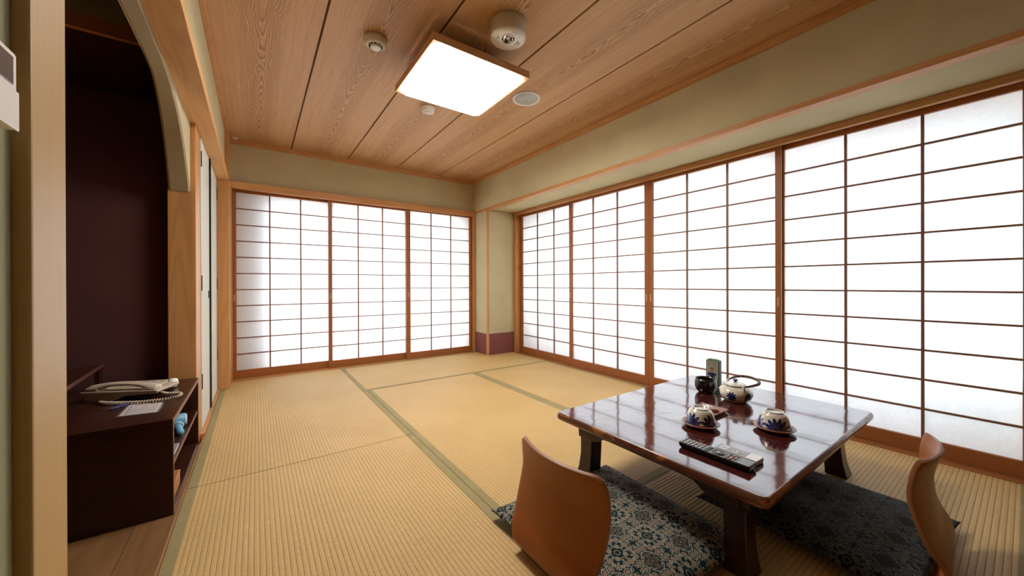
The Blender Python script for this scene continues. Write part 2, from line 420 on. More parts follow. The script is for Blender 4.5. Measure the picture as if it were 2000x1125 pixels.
# right beam, soffit and trims
S('wall_right', XB, 2.95, YN, YB, 1.790, 2.19, m_plaster, label='deep plaster beam above the long row of paper screens', cat='wall')
S('trim_8', XB-.006, XB+.058, YN, 3.78, 1.762, 1.789, m_wood_y, label='pale trim along the lower edge of the window beam', cat='trim', bevel=.0015)
S('trim_9', XB+.058, 2.80, YN, 3.78, 1.770, 1.789, m_plaster, label='plaster soffit between window beam and right screens', cat='soffit')
S('trim_10', 2.680, 2.712, -.027, 3.745, 1.733, 1.769, m_wood_y, label='wood lintel over the four right paper screens', cat='lintel', bevel=.0015)
S('trim_11', 2.712, 2.87, -.027, 3.745, 1.747, 1.769, m_wood_y, label='grooved head track of the four right paper screens', cat='lintel')
S('trim_12', 2.677, 2.87, -.027, 3.745, -.06, .002, m_sh_y, label='wooden sill track under the four right paper screens', cat='sill')
S('trim_13', 2.690, 2.87, 3.740, 3.779, -.05, 1.769, m_wood_v, label='slim post between corner pillar and right screens', cat='post')
# corner pillar
pil = S('wall_corner', XB+.006, 2.95, 3.785, 4.30, .258, 1.765, m_plaster, label='plaster corner pillar between far and right screens', cat='pillar')
S('baseboard_corner', XB+.0055, 2.95, 3.7845, 4.30, -.05, .2575, m_purple, label='mauve band at the foot of the corner pillar', cat='baseboard')
S('trim_14', XB-.004, XB+.022, 3.772, 3.798, -.001, 1.762, m_wood_v, label='slim wood bead on the edge of the corner pillar', cat='trim', bevel=.002)
S('trim_15', XB-.004, XB+.02, 3.798, 4.075, 1.764, 1.789, m_wood_y, label='wood rail on the left face of the corner pillar', cat='trim', bevel=.0015)
S('trim_16', XB+.022, 2.69, 3.772, 3.79, 1.7625, 1.7695, m_wood_x, label='wood rail on the near face of the corner pillar', cat='trim', bevel=.0015)
S('trim_17', 2.272, XB+.004, 4.078, 4.27, -.001, 1.727, m_wood_v, label='post at the right end of the far screens', cat='post')

# left side
S('trim_18', -.300, -.182, 3.832, 4.07, .0, 1.739, m_wood_v, label='square post in the far left corner of the room', cat='post', bevel=.002)
S('trim_19', -.215, -.182, 3.832, 4.07, 1.786, 2.144, m_wood_v, label='upper part of the far left corner post above the lintel', cat='post')
S('trim_20', -.300, -.1755, 4.0705, 4.27, -.05, 1.80, m_wood_v, label='slim jamb at the left end of the far screens', cat='post')
S('trim_21', -.300, -.187, YN, 3.832, 1.740, 1.785, wood('lintel_wood', (.74, .43, .17), (.62, .32, .11), axis='Y', scale=.8), label='broad wood lintel along the left wall over closet and arch', cat='lintel', bevel=.002)
S('wall_left', XL-.15, XL, YN, YB, 1.785, 2.19, m_plaster, label='narrow plaster strip above the left lintel', cat='wall')
S('trim_22', -.300, -.243, 2.725, 3.832, -.05, .010, m_wood_y, label='wooden sill under the two white closet doors', cat='sill', bevel=.001)
S('trim_23', -.380, -.266, 2.603, 2.790, -.05, 1.739, m_wood_v, label='broad brown post between dark alcove and white closet doors', cat='post', bevel=.003)
S('trim_24', -.370, -.250, .784, .895, -.05, 2.189, m_post, label='pale wooden post at the left edge beside the thermostat', cat='post', bevel=.003)
S('wall_entrance', -.40, -.268, YN, .783, -.05, 1.739, m_plaster_g, label='greenish wall holding the thermostat at the left edge', cat='wall')
S('wall_front', -.40, 2.95, YN-.1, YN, -.05, 2.19, m_maroon, label='unseen wall behind the camera, coloured dark to cut bounced light', cat='wall')  # dark colour chosen so little light bounces onto near post and beam
S('trim_25', 2.70, 2.90, YN, -.0275, -.05, 1.769, m_plaster, label='plaster wall beside the nearest right screen', cat='wall')
# hall and alcove
S('wall_hall', -1.15, -1.10, .25, 2.75, -.05, 2.19, m_maroon, label='dark far wall of the entrance hall', cat='wall')
S('wall_hall_end', -1.10, -.40, .25, .30, -.05, 2.19, m_maroon, label='dark near wall of the entrance hall', cat='wall')
S('wall_alcove', -1.10, -.381, 2.665, 2.70, -.05, 2.19, m_maroon, label='dark maroon wall at the back of the alcove', cat='wall')
S('wall_light_stop', -.36, -.302, 2.7905, 4.27, -.05, 1.739, m_maroon, label='unseen panel behind the two white doors, added to stop light leaking in', cat='wall')  # unseen slab added close behind the doors to block a light leak
S('trim_26', -1.10, -.381, 2.066, 2.665, 1.832, 1.86, m_darkwood, label='low dark ceiling over the alcove', cat='ceiling')
S('trim_27', -1.10, -.305, 2.045, 2.066, 1.828, 1.885, wood('alcove_beam', (.42, .18, .07), (.32, .12, .045), axis='X'), label='brown beam along the front of the alcove ceiling', cat='beam')
S('trim_28', -1.10, -.305, 2.046, 2.085, 1.886, 2.13, m_plaster_g, label='greenish wall above the alcove beam', cat='wall')

# plaster arch hung under the lintel
def arch():
    bm = bmesh.new(); ys, zs = [], []
    def zb(y):
        u = min(1, abs(y-1.75)/.853)
        return 1.738-.378*(u**3.0)
    N = 60; y0, y1 = .897, 2.600; xo = -.288; cols = []
    for i in range(N+1):
        y = y0+(y1-y0)*i/N; z = zb(y); xi = -.345-.027*min(1, max(0, (abs(y-1.75)-.3)/.5))
        cols.append([bm.verts.new(p) for p in ((xo, y, 1.7395+.0), (xo, y, z+.006), (xo-.008, y, z), (xi+.008, y, z), (xi, y, z+.006), (xi, y, 1.7395))])
    for a, b in zip(cols, cols[1:]):
        for k in range(6): bm.faces.new((a[k], a[(k+1) % 6], b[(k+1) % 6], b[k]))
    bm.faces.new(cols[0]); bm.faces.new(cols[-1])
    return tag(finish('wall_arch', bm, m_arch), 'rough plaster arch hanging over the entrance to the dark alcove', 'arch', kind='structure')
arch()
S('trim_29', -.345, -.301, .897, 2.603, 1.7405, 2.13, m_plaster_g, label='hall side of the wall above the arch', cat='wall')

# closet doors (fusuma) with black frame and meeting stile
def closet_door(name, y0, y1, hinge, label):
    d = box(name, -.290, -.262, y0, y1, .012, 1.735, m_fusuma, bevel=.001); tag(d, label, 'closet door', 'white closet doors', 'structure')
    c = Vector(d.location)
    def p(nm, xa, xb, ya, yb, za, zb, mt, **k): return box(nm, xa-c.x, xb-c.x, ya-c.y, yb-c.y, za-c.z, zb-c.z, mt, d, **k)
    for z in (1.56, .83, .25):
        yy = y0 if hinge < 0 else y1
        p('hinge', -.262, -.2575, yy-.004 if hinge > 0 else yy, yy+.004 if hinge < 0 else yy, z, z+.09, m_black)
    return d, p
d1, p1 = closet_door('door_1', 2.795, 3.262, -1, 'white closet door nearer the alcove, with a small dark pull')
p1('meeting_stile', -.264, -.252, 3.236, 3.262, .02, 1.73, m_black)
p1('finger_pull', -.262, -.2585, 3.165, 3.20, .775, .825, m_black, bevel=.002)
d2, p2 = closet_door('door_2', 3.268, 3.829, 1, 'white closet door nearer the far corner, edged in black')
p2('meeting_stile', -.264, -.255, 3.268, 3.290, .02, 1.73, m_black)

# ------------------------------------------------------------------ shoji screens
ZT, ZB = 1.715, .075
mesh_cache = {}
def shoji(name, w, lead, trail, label, group):
    """panel built in local coords: x from 0 (left glass edge) to 3w, y 0 = front of frame (room side is -y), z absolute"""
    r = empty(name); tag(r, label, 'paper screen', group, 'structure'); T = .026; W = 3*w
    def sh(key, make):
        k = (key, round(w, 4))
        if k in mesh_cache:
            o = bpy.data.objects.new(mesh_cache[k].name.split('.')[0], mesh_cache[k]); C.objects.link(o); o.parent = r; return o
        o = make(); o.parent = r; mesh_cache[k] = o.data; return o
    box('stile', -lead, 0, 0, T, .003, 1.745, m_sh_v, r, bevel=.0015)
    box('stile', W, W+trail, 0, T, .003, 1.745, m_sh_v, r, bevel=.0015)
    box('top_rail', 0, W, .001, T-.001, ZT, 1.745, m_sh_x, r, bevel=.001)
    box('bottom_rail', 0, W, .001, T-.001, .003, ZB, m_sh_x, r, bevel=.001)
    rows = 11; hz = (ZT-ZB)/rows
    for i in range(1, rows):
        o = sh('h', lambda: box('muntin', 0, W, .007, .019, -.0048, .0048, m_muntin)); o.location = (W/2, .013, ZB+i*hz)
    for i in (1, 2):
        o = sh('v', lambda: box('muntin', -.0058, .0058, .0065, .0185, 0, ZT-ZB, m_muntin)); o.location = (i*w, .0125, (ZT+ZB)/2)
    for i in range(3):
        for j in range(rows):
            o = sh('p', lambda: box('paper_pane', 0, w-.0006, .0195, .0203, 0, hz-.0006, m_paper)); o.location = ((i+.5)*w, .0199, ZB+(j+.5)*hz)
    for x in (-lead/2, W+trail/2):
        q = box('finger_pull', x-.006, x+.006, -.0006, .004, .715, .775, m_pull, r)
    return r
wb, wr = .2574, .2942
g1, g2 = 'three paper screens of the far wall', 'four paper screens of the right wall'
s = shoji('window_1', wb, .0275, .030, 'leftmost paper screen of the far wall, beside the corner post', g1); s.location = (-.1475, 4.1758, 0)
s = shoji('window_2', wb, .034, .031, 'middle paper screen of the far wall', g1); s.location = (.644, 4.1458, 0)
s = shoji('window_3', wb, .050, .034, 'rightmost paper screen of the far wall, beside the corner pillar', g1); s.location = (1.4627, 4.1158, 0)
for nm, x, y, ld, tr, lab in (('window_4', 2.7543, 3.688, .048, .040, 'farthest paper screen of the right wall, beside the corner pillar'),
                              ('window_5', 2.7243, 2.7785, .0365, .0385, 'second paper screen of the right wall from the corner pillar'),
                              ('window_6', 2.7243, 1.818, .0385, .031, 'third paper screen of the right wall, behind the tea things'),
                              ('window_7', 2.7543, .897, .038, .040, 'nearest paper screen of the right wall, at the right edge')):
    s = shoji(nm, wr, ld, tr, lab, g2); s.location = (x, y, 0); s.rotation_euler = (0, 0, -PI/2)

# outer walls with window openings behind the screens
def frame_wall(name, plane, a0, a1, z0, z1, oa0, oa1, oz0, oz1, p0, p1, label):
    bm = bmesh.new()
    def add(a, b, c, d):
        if plane == 'Y': bm_box(bm, a, b, p0, p1, c, d)
        else: bm_box(bm, p0, p1, a, b, c, d)
    add(a0, a1, oz1, z1); add(a0, a1, z0, oz0); add(a0, oa0, oz0, oz1); add(oa1, a1, oz0, oz1)
    return tag(finish(name, bm, m_outer), label, 'outer wall', kind='structure')
frame_wall('wall_outer_back', 'Y', -.40, 2.95, -.09, 2.24, .10, 2.17, .04, 1.66, 4.272, 4.50, 'outer window wall behind the far paper screens')
frame_wall('wall_outer_right', 'X', -1.45, 4.30, -.09, 2.24, -.10, 3.60, .34, 1.54, 3.11, 3.30, 'outer window wall behind the right paper screens')
S('trim_30', 2.871, 3.11, -1.45, 4.27, 1.74, 1.789, m_outer, label='head of the window recess behind the right screens', cat='trim')
S('trim_32', 2.951, 3.11, 4.27, 4.33, -.09, 1.789, m_outer, label='far end of the window recess behind the right screens', cat='trim')
S('trim_33', 2.951, 3.11, YN, YN+.02, -.09, 1.789, m_outer, label='near end of the window recess behind the right screens', cat='trim')
S('trim_31', 2.871, 3.11, -1.45, 4.27, -.09, -.0, m_outer, label='floor of the window recess behind the right screens', cat='trim')
#OBJECTS#
# ------------------------------------------------------------------ ceiling fittings
m_ivory = plain('ivory_plastic', (.66, .60, .48), .4); m_white = plain('white_plastic', (.80, .77, .70), .4)
m_grey = plain('grey_grille', (.50, .50, .46), .7); m_dk = plain('dark_slot', (.015, .013, .012), .5)
m_chrome = plain('chrome', (.85, .85, .82), .12, metal=1); m_ink = plain('printed_ink', (.10, .09, .08), .6)
m_glow = plain('lit_diffuser', (.9, .9, .88), .5, emis=(1, .97, .92), es=LAMP)
lw = wood('lamp_frame_wood', (.66, .38, .18), (.55, .28, .12), axis='X')
lamp = empty('ceiling_light', (.9925, 1.937, ZC)); tag(lamp, 'square wooden-framed ceiling light with a lit white panel', 'ceiling light')
hx = .2925
box('mounting_box', -.15, .15, -.15, .15, -.094, -.0005, m_ivory, lamp)
def lframe():
    bm = bmesh.new(); t = .021; z0, z1 = -.139, -.099
    for a in ((-hx, hx, -hx, -hx+t), (-hx, hx, hx-t, hx), (-hx, -hx+t, -hx+t, hx-t), (hx-t, hx, -hx+t, hx-t)): bm_box(bm, *a, z0, z1)
    return finish('wooden_frame', bm, lw, lamp, bevel=.0015)
lframe()
box('backing_plate', -hx+.022, hx-.022, -hx+.022, hx-.022, -.110, -.1035, m_ivory, lamp)
def diffuser():
    bm = bmesh.new(); a = hx-.0215; b = a-.010; cut = .030
    def oct(r, z, c): return [bm.verts.new(p) for p in ((-r+c, -r, z), (r-c, -r, z), (r, -r+c, z), (r, r-c, z), (r-c, r, z), (-r+c, r, z), (-r, r-c, z), (-r, -r+c, z))]
    L = [oct(a, -.112, .010), oct(a, -.140, .012), oct(a-.003, -.150, .020), oct(b, -.157, cut)]
    for p, q in zip(L, L[1:]):
        for i in range(8): bm.faces.new((p[i], p[(i+1) % 8], q[(i+1) % 8], q[i]))
    bm.faces.new(L[0]); bm.faces.new(L[-1]); return finish('diffuser', bm, m_glow, lamp)
diffuser()

em = lathe('emergency_light', [(0, 0), (.088, 0), (.0905, -.004), (.0905, -.072), (.087, -.0785), (.040, -.0785)], m_ivory, loc=(1.046, 1.513, ZC-.0003), seg=56)
tag(em, 'round ivory emergency light with a chrome reflector bulb', 'emergency light')
lathe('lamp_ring', [(.0405, -.0782), (.0385, -.0815), (.0345, -.0815), (.034, -.0775)], m_white, em, seg=40)
lathe('reflector', [(.034, -.0775), (.029, -.066), (.016, -.052), (0, -.047)], m_chrome, em, seg=32)
lathe('bulb', [(0, -.0775), (.007, -.076), (.010, -.068), (.008, -.055), (0, -.050)], plain('clear_bulb', (.9, .9, .88), .08, spec=1), em, seg=16)
box('test_switch', -.052, -.047, .014, .024, -.0800, -.0787, m_dk, em)
lathe('pull_hole', [(0, -.0795), (.003, -.0795), (.003, -.0786)], m_dk, em, (-.058, .004, 0), 12)
for k in range(5): box('printed_line', .046+k*.005, .048+k*.005, -.020+k*.003, .020-k*.003, -.0791, -.0786, m_ink, em)
for k in range(3): box('printed_line', -.012+k*.011, -.004+k*.011, -.056, -.053, -.0791, -.0786, m_ink, em)

sm = lathe('smoke_detector', [(0, 0), (.060, 0), (.060, -.014), (.058, -.020), (.054, -.034), (.046, -.040), (.030, -.042)], m_ivory, loc=(.528, 2.012, ZC-.0003))
tag(sm, 'round ivory smoke detector with dark vent slots', 'smoke detector')
lathe('sensor_cap', [(.027, -.041), (.027, -.050), (.024, -.053), (0, -.0535)], m_white, sm, seg=32)
for k in range(10):
    a = 2*PI*k/10; o = box('vent_slot', -.0065, .0065, -.0018, .0018, -.0035, .0035, m_dk, sm)
    o.location = (.0335*math.cos(a), .0335*math.sin(a), -.0425); o.rotation_euler = (0, 0, a+PI/2)
lathe('indicator', [(0, -.0415), (.0025, -.0415), (.0025, -.039)], m_dk, sm, (-.02, -.043, .001), 10)

hs = lathe('heat_sensor', [(0, 0), (.048, 0), (.048, -.010), (.044, -.013), (.044, -.030), (.041, -.036), (.030, -.0365)], m_white, loc=(1.052, 2.572, ZC-.0003))
tag(hs, 'small white round heat sensor behind the ceiling light', 'sensor')
lathe('sensor_disc', [(.031, -.0366), (.031, -.040), (.028, -.042), (0, -.043)], m_ivory, hs, seg=32)
lathe('indicator', [(0, 0), (.003, 0), (.003, .003)], m_dk, hs, (.012, -.043, -.021), 10)

sp = lathe('ceiling_speaker', [(.084, -.003), (.088, -.0065), (.097, -.006), (.100, 0)], m_white, loc=(1.573, 2.051, ZC-.0003), seg=56)
tag(sp, 'flush round ceiling speaker with a pale grey grille', 'speaker')
lathe('grille', [(0, -.0035), (.083, -.003), (.086, -.004)], m_grey, sp, seg=56)
for k in range(12): lathe('grille_rib', [(.006+.0065*k, -.0034), (.0070+.0065*k, -.0043), (.0080+.0065*k, -.0034)], m_grey, sp, seg=40)

ck = box('ceiling_clip', -.165, -.128, 4.065, 4.095, ZC-.012, ZC-.0005, m_white, bevel=.003)
tag(ck, 'tiny white clip in the far left ceiling corner', 'clip')
box('screw', -.004, .004, -.004, .004, -.0075, -.0062, m_grey, ck)

# thermostat
th = empty('thermostat', (-.268, .665, 1.10)); tag(th, 'white wall thermostat with a grey display at the left edge', 'thermostat')
box('housing', .0002, .0275, -.060, .056, -.047, .048, m_white, th, bevel=.004)
box('display', .0268, .0284, -.050, .044, .006, .040, plain('display_glass', (.10, .10, .11), .15), th, bevel=.001)
box('cover_flap', .0268, .0287, -.060, .056, -.047, .001, m_white, th, bevel=.003)

# ------------------------------------------------------------------ low table
tb = empty('low_table', (1.675, .810, 0)); tag(tb, 'low lacquered reddish-brown table with worn edges', 'table')
def rrect(hx, hy, r, n=6):
    out = []
    for cx, cy_, a0 in ((hx-r, hy-r, 0), (-hx+r, hy-r, 90), (-hx+r, -hy+r, 180), (hx-r, -hy+r, 270)):
        for i in range(n+1):
            a = math.radians(a0+90*i/n); out.append((cx+r*math.cos(a), cy_+r*math.sin(a)))
    return out
def tabletop():
    bm = bmesh.new(); lay = [(.566, .406, .2555, 1), (.574, .414, .262, 1), (.576, .416, .272, 1), (.5745, .4145, .282, 1), (.5695, .4095, .2885, 1), (.567, .407, .2895, 0)]
    L = [[bm.verts.new((x, y, z)) for x, y in rrect(a, b, .022)] for a, b, z, _ in lay]
    n = len(L[0])
    for k in range(len(L)-1):
        for i in range(n): bm.faces.new((L[k][i], L[k][(i+1) % n], L[k+1][(i+1) % n], L[k+1][i])).material_index = 1
    bm.faces.new(L[0]).material_index = 1; bm.faces.new(L[-1]).material_index = 0
    o = finish('tabletop', bm, [m_lacq, m_worn], tb)
    for p in o.data.polygons: p.use_smooth = len(p.vertices) == 4
    return o
tabletop()
def apron(ax, half, off, sgn):
    """rail with stepped curved brackets at both ends"""
    N = 24; bm = bmesh.new(); top, a, b = [], [], []
    for i in range(N+1):
        t = -half+2*half*i/N; e = half-abs(t)
        z = .230-.030*(1 if e < .085 else max(0, 1-(e-.085)/.05)**.6)
        for lst, o in ((a, off-.010), (b, off+.010)):
            P = (t, o) if ax == 'X' else (o, t)
            lst.append((bm.verts.new((*P, z)), bm.verts.new((*P, .255))))
    for i in range(N):
        bm.faces.new((a[i][0], a[i+1][0], a[i+1][1], a[i][1])); bm.faces.new((b[i][0], b[i][1], b[i+1][1], b[i+1][0]))
        bm.faces.new((a[i][0], b[i][0], b[i+1][0], a[i+1][0])); bm.faces.new((a[i][1], a[i+1][1], b[i+1][1], b[i][1]))
    for i in (0, N): bm.faces.new((a[i][0], a[i][1], b[i][1], b[i][0]))
    finish('apron', bm, m_legwood, tb)
for s_ in (-1, 1): apron('X', .500, s_*.335, s_); apron('Y', .322, s_*.512, s_)
def tleg(sx, sy):
    bm = bmesh.new(); L = []
    for z, h, o in ((.2545, .038, 0), (.205, .040, 0), (.185, .033, 0), (.12, .032, .001), (.06, .034, .005), (.02, .037, .011), (.0, .040, .014)):
        L.append([bm.verts.new((sx*o+a*h, sy*o+b*h, z)) for a, b in ((-1, -1), (1, -1), (1, 1), (-1, 1))])
    for p, q in zip(L, L[1:]):
        for i in range(4): bm.faces.new((p[i], p[(i+1) % 4], q[(i+1) % 4], q[i]))
    bm.faces.new(L[0]); bm.faces.new(L[-1])
    finish('leg', bm, m_legwood, tb, (sx*.468, sy*.300, .0), bevel=.004)
for sx in (-1, 1):
    for sy in (-1, 1): tleg(sx, sy)

# ------------------------------------------------------------------ legless chairs and floor cushions
def chair(name, loc, rz, label):
    prof = [(.40, .0075, .185, 0), (.30, .0065, .192, 0), (.12, .0065, .180, 0), (.045, .007, .160, 0), (.010, .010, .144, 0), (-.024, .020, .138, 0), (-.038, .042, .150, 0), (-.033, .080, .168, .004),
            (-.016, .120, .179, .010), (-.005, .190, .186, .023), (0, .250, .186, .031), (-.006, .300, .185, .034), (-.016, .335, .178, .037), (-.023, .352, .158, .036)]
    rows = []; sp_ = spline([q[:3] for q in prof], 4); cu = [v[0] for v in spline([(q[3], 0, 0) for q in prof], 4)]; bm = bmesh.new(); NT = 16; n = len(sp_)
    for i, p in enumerate(sp_):
        t = (Vector(sp_[min(i+1, n-1)])-Vector(sp_[max(i-1, 0)])); nx, nz = -t.z if False else -t[1], t[0]
        l = math.hypot(nx, nz) or 1; nx, nz = nx/l, nz/l
        r = []
        for k in range(NT+1):
            u = -1+2*k/NT; cup = cu[i]*u*u; 
            base = Vector((p[0]+cup, u*p[2], p[1])); r.append((bm.verts.new(base+Vector((nx, 0, nz))*.006), bm.verts.new(base-Vector((nx, 0, nz))*.006)))
        rows.append(r)
    for a, b in zip(rows, rows[1:]):
        for k in range(NT):
            bm.faces.new((a[k][0], a[k+1][0], b[k+1][0], b[k][0])); bm.faces.new((a[k][1], b[k][1], b[k+1][1], a[k+1][1]))
        bm.faces.new((a[0][0], b[0][0], b[0][1], a[0][1])).material_index = 1; bm.faces.new((a[NT][0], a[NT][1], b[NT][1], b[NT][0])).material_index = 1
    for r in (rows[0], rows[-1]):
        for k in range(NT): bm.faces.new((r[k][0], r[k][1], r[k+1][1], r[k+1][0])).material_index = 1
    o = finish(name, bm, [m_chairwood, m_ply], None, loc, smooth=True, bevel=.0012); o.rotation_euler = (0, 0, rz)
    return tag(o, label, 'chair')
m_ply = plain('plywood_edge', (.36, .15, .07), .45)
chair('legless_chair', (.723, .815, .0005), 0, 'bentwood legless chair in the foreground, left of the low table')
chair('legless_chair', (1.708, .174, .0005), PI/2+.05, 'bentwood legless chair at the near right side of the low table')

def cushion(name, loc, hx, hy, T, mat, label, rz=0, amp=.004, seed=1):
    rnd = random.Random(seed); bm = bmesh.new(); N = 44; top = {}; bot = {}
    ph = [(rnd.uniform(0, 6), rnd.uniform(0, 6)) for _ in range(4)]
    for i in range(N+1):
        for j in range(N+1):
            u, v = -1+2*i/N, -1+2*j/N
            u = math.copysign(1-(1-abs(u))**1.35, u); v = math.copysign(1-(1-abs(v))**1.35, v)
            x = hx*u*(1-.055*(1-v*v)); y = hy*v*(1-.055*(1-u*u))
            e = max(0, (1-abs(u)**3.2)*(1-abs(v)**3.2))**.55
            dm = math.exp(-(u*u+v*v)/.10)*.22
            wv = amp*e*sum(math.sin(3.2*(k+1)*u+p)*math.cos(2.7*(k+1)*v+q)/(k+1) for k, (p, q) in enumerate(ph))
            zt = .020+T*e*(1-dm)+wv; zb = .020-.018*min(1, e*1.6)
            top[i, j] = bm.verts.new((x, y, zt)); edge = i in (0, N) or j in (0, N)
            bot[i, j] = top[i, j] if edge else bm.verts.new((x, y, zb))
    for i in range(N):
        for j in range(N):
            a = [(i, j), (i+1, j), (i+1, j+1), (i, j+1)]
            bm.faces.new([top[q] for q in a]); f = [bot[q] for q in a][::-1]
            if len(set(f)) == 4:
                try: bm.faces.new(f)
                except ValueError: pass
    o = finish(name, bm, mat, None, loc, smooth=True); o.rotation_euler = (0, 0, rz)
    tag(o, label, 'cushion')
    lathe('centre_stitch', [(0, .006), (.004, .004), (.006, 0)], mat, o, (0, 0, .016+T*.79), 8)
    return o
cushion('floor_cushion', (.998, .822, .0135), .305, .305, .052, m_cush1, 'teal and beige brocade floor cushion on the left chair', rz=-.03)
cushion('floor_cushion', (1.697, .440, .0135), .305, .300, .046, m_cush2, 'dark slate brocade floor cushion on the near right chair', rz=-.02, seed=5)

# ------------------------------------------------------------------ things on the table
TZ = .2900
def cup_set(x, y, ph, lab_s, lab_c):
    sau = lathe('saucer', [(0, .004), (.032, .004), (.036, 0), (.040, .001), (.052, .006), (.066, .012), (.070, .0155), (.0685, .0178), (.064, .0172), (.059, .0130), (.048, .009), (.030, .0075), (0, .0075)],
                [m_sauc, m_brownrim], loc=(x, y, TZ), seg=56, mi=[1, 1, 1, 1, 1, 1, 1, 1, 1, 0, 0, 0])
    tag(sau, lab_s, 'saucer', 'blue and white saucers with brown rims')
    c = lathe('tea_cup', [(.0545, 0), (.056, .001), (.0557, .004), (.0525, .018), (.0480, .036), (.0430, .049), (.0375, .0555), (.0315, .0580), (.0300, .0635), (.0268, .0635), (.0258, .0570), (0, .0560)],
              m_cup, loc=(x, y, TZ+.0125), seg=56)
    c.rotation_euler = (0, 0, ph); tag(c, lab_c, 'cup', 'upturned tea cups')
    return c
m_brownrim = plain('brown_glaze', (.42, .15, .065), .35, coat=.15)
m_cup = porcelain('cup_glaze', [(.0, .047, 7, 0, 1.0)], 4, 0, [(.0600, .0012)])
m_sauc = porcelain('saucer_glaze', [(.010, .02, 5, 0, .6)], 8, .3, base=(.70, .68, .64))
cup_set(1.462, .760, .55, 'saucer under the cup nearer the snack tray', 'upturned blue and white tea cup in front of the snack tray')
cup_set(1.655, .572, -.26, 'saucer under the cup nearer the right corner of the table', 'upturned blue and white tea cup nearer the right chair')

# teapot
pot = lathe('teapot', [(0, 0), (.042, 0), (.046, .002), (.066, .018), (.0745, .036), (.0735, .052), (.062, .066), (.050, .0735), (.044, .0765), (.0415, .0755), (0, .0750)],
            porcelain('teapot_glaze', [(.034, .022, 5, 0, 1.1)], 6, .35, []), loc=(1.915, .825, TZ), seg=64)
tag(pot, 'blue and white porcelain teapot with a rattan handle', 'teapot')
lathe('lid', [(.0475, .0768), (.0485, .079), (.041, .0845), (.024, .0895), (.007, .0915), (.0, .0917)], porcelain('lid_glaze', [], 3, 0, [(.0785, .0016)]), pot, seg=48)
lathe('lid_knob', [(.006, .091), (.0055, .095), (.011, .100), (.0115, .104), (.007, .107), (0, .1075)], plain('cobalt_glaze', (.03, .035, .17), .12, coat=.5), pot, seg=24)
dl = Vector((.585, .811, 0)); dn = Vector((.811, -.585, 0))
for s_ in (-1, 1):
    b = dl*s_; pts = [b*.052+Vector((0, 0, .066)), b*.060+Vector((0, 0, .082)), b*.062+Vector((0, 0, .089)), b*.068+Vector((0, 0, .083)), b*.067+Vector((0, 0, .062))]
    tube('lug', spline(pts, 4), .0045, plain('lug_glaze', (.74, .66, .52), .2), pot, seg=8)
def wicker():
    q = M('rattan_wrap'); s = q.sep(q.obj())
    a = q.math('SINE', q.math('MULTIPLY', q.math('ADD', s[0], s[1]), 900)); c = q.ramp(q.maprange(a, -1, 1), [(.2, (.05, .02, .008)), (.8, (.24, .12, .05))])
    return q.bsdf(c, .5, q.bump(a, .6, .001))
m_wick = wicker()
hp = [dl*.062+Vector((0, 0, .084)), dl*.064+dn*.018+Vector((0, 0, .094)), dl*.056+dn*.052+Vector((0, 0, .106)), dl*.034+dn*.088+Vector((0, 0, .107)), dn*.104+Vector((0, 0, .102)),
      -dl*.034+dn*.094+Vector((0, 0, .098)), -dl*.050+dn*.075+Vector((0, 0, .092)), -dl*.060+dn*.030+Vector((0, 0, .086)), -dl*.062+Vector((0, 0, .083))]
hs_ = spline(hp, 7); n = len(hs_)
tube('handle', hs_, .004, m_wick, pot, seg=10, rs=[.0030+.0034*min(1, max(0, math.sin(PI*i/(n-1))*2.2-.35)) for i in range(n)])

# black cup
bc = lathe('black_tea_bowl', [(0, .003), (.024, .003), (.025, 0), (.030, 0), (.036, .003), (.046, .013), (.0520, .028), (.0530, .044), (.0515, .062), (.0495, .0735), (.0475, .0735), (.0472, .062), (.046, .035), (.034, .014), (0, .009)],
           plain('black_glaze', (.010, .008, .006), .10, coat=.6, spec=.6), loc=(1.942, .982, TZ), seg=56)
tag(bc, 'round black glazed tea bowl beside the teapot', 'tea bowl')

# tea carton
ct = empty('tea_carton', (2.046, .998, TZ), .10); tag(ct, 'small grey-fronted green tea carton behind the black bowl', 'carton')
m_green = plain('green_card', (.045, .13, .02), .5); m_gface = plain('grey_print', (.40, .37, .33), .5)
def carton():
    bm = bmesh.new(); x0, x1, y0, y1, h = -.0, .035, -.034, .034, .150
    v = [bm.verts.new(p) for p in ((x0, y0, 0), (x1, y0, 0), (x1, y1, 0), (x0, y1, 0), (x0, y0, h), (x1, y0, h), (x1, y1, h), (x0, y1, h), ((x0+x1)/2, y0+.012, h+.009), ((x0+x1)/2, y1-.012, h+.009))]
    for f in ((0, 1, 2, 3), (0, 4, 5, 1), (1, 5, 6, 2), (2, 6, 7, 3), (3, 7, 4, 0), (4, 7, 9, 8), (5, 8, 9, 6), (4, 8, 5), (7, 6, 9)): bm.faces.new([v[i] for i in f])
    return finish('carton_body', bm, m_green, ct, bevel=.0015)
carton()
def pr(nm, y0, y1, z0, z1, mat, t=.0004): return box(nm, -t-.0006, -.0004, y0, y1, z0, z1, mat, ct)
pr('printed_panel', -.0295, .0325, .050, .1475, m_gface)
m_navy = plain('navy_print', (.025, .04, .12), .5); m_skin = plain('skin_print', (.50, .22, .10), .5); m_brownp = plain('brown_print', (.13, .06, .02), .5); m_char = plain('charcoal_print', (.05, .045, .045), .5)
def flat(nm, poly, mat, x=-.0016):
    bm = bmesh.new(); a = [bm.verts.new((x, y, z)) for y, z in poly]; b = [bm.verts.new((x+.0007, y, z)) for y, z in poly]
    bm.faces.new(a); bm.faces.new(b[::-1]); k = len(poly)
    for i in range(k): bm.faces.new((a[i], b[i], b[(i+1) % k], a[(i+1) % k]))
    return finish(nm, bm, mat, ct)
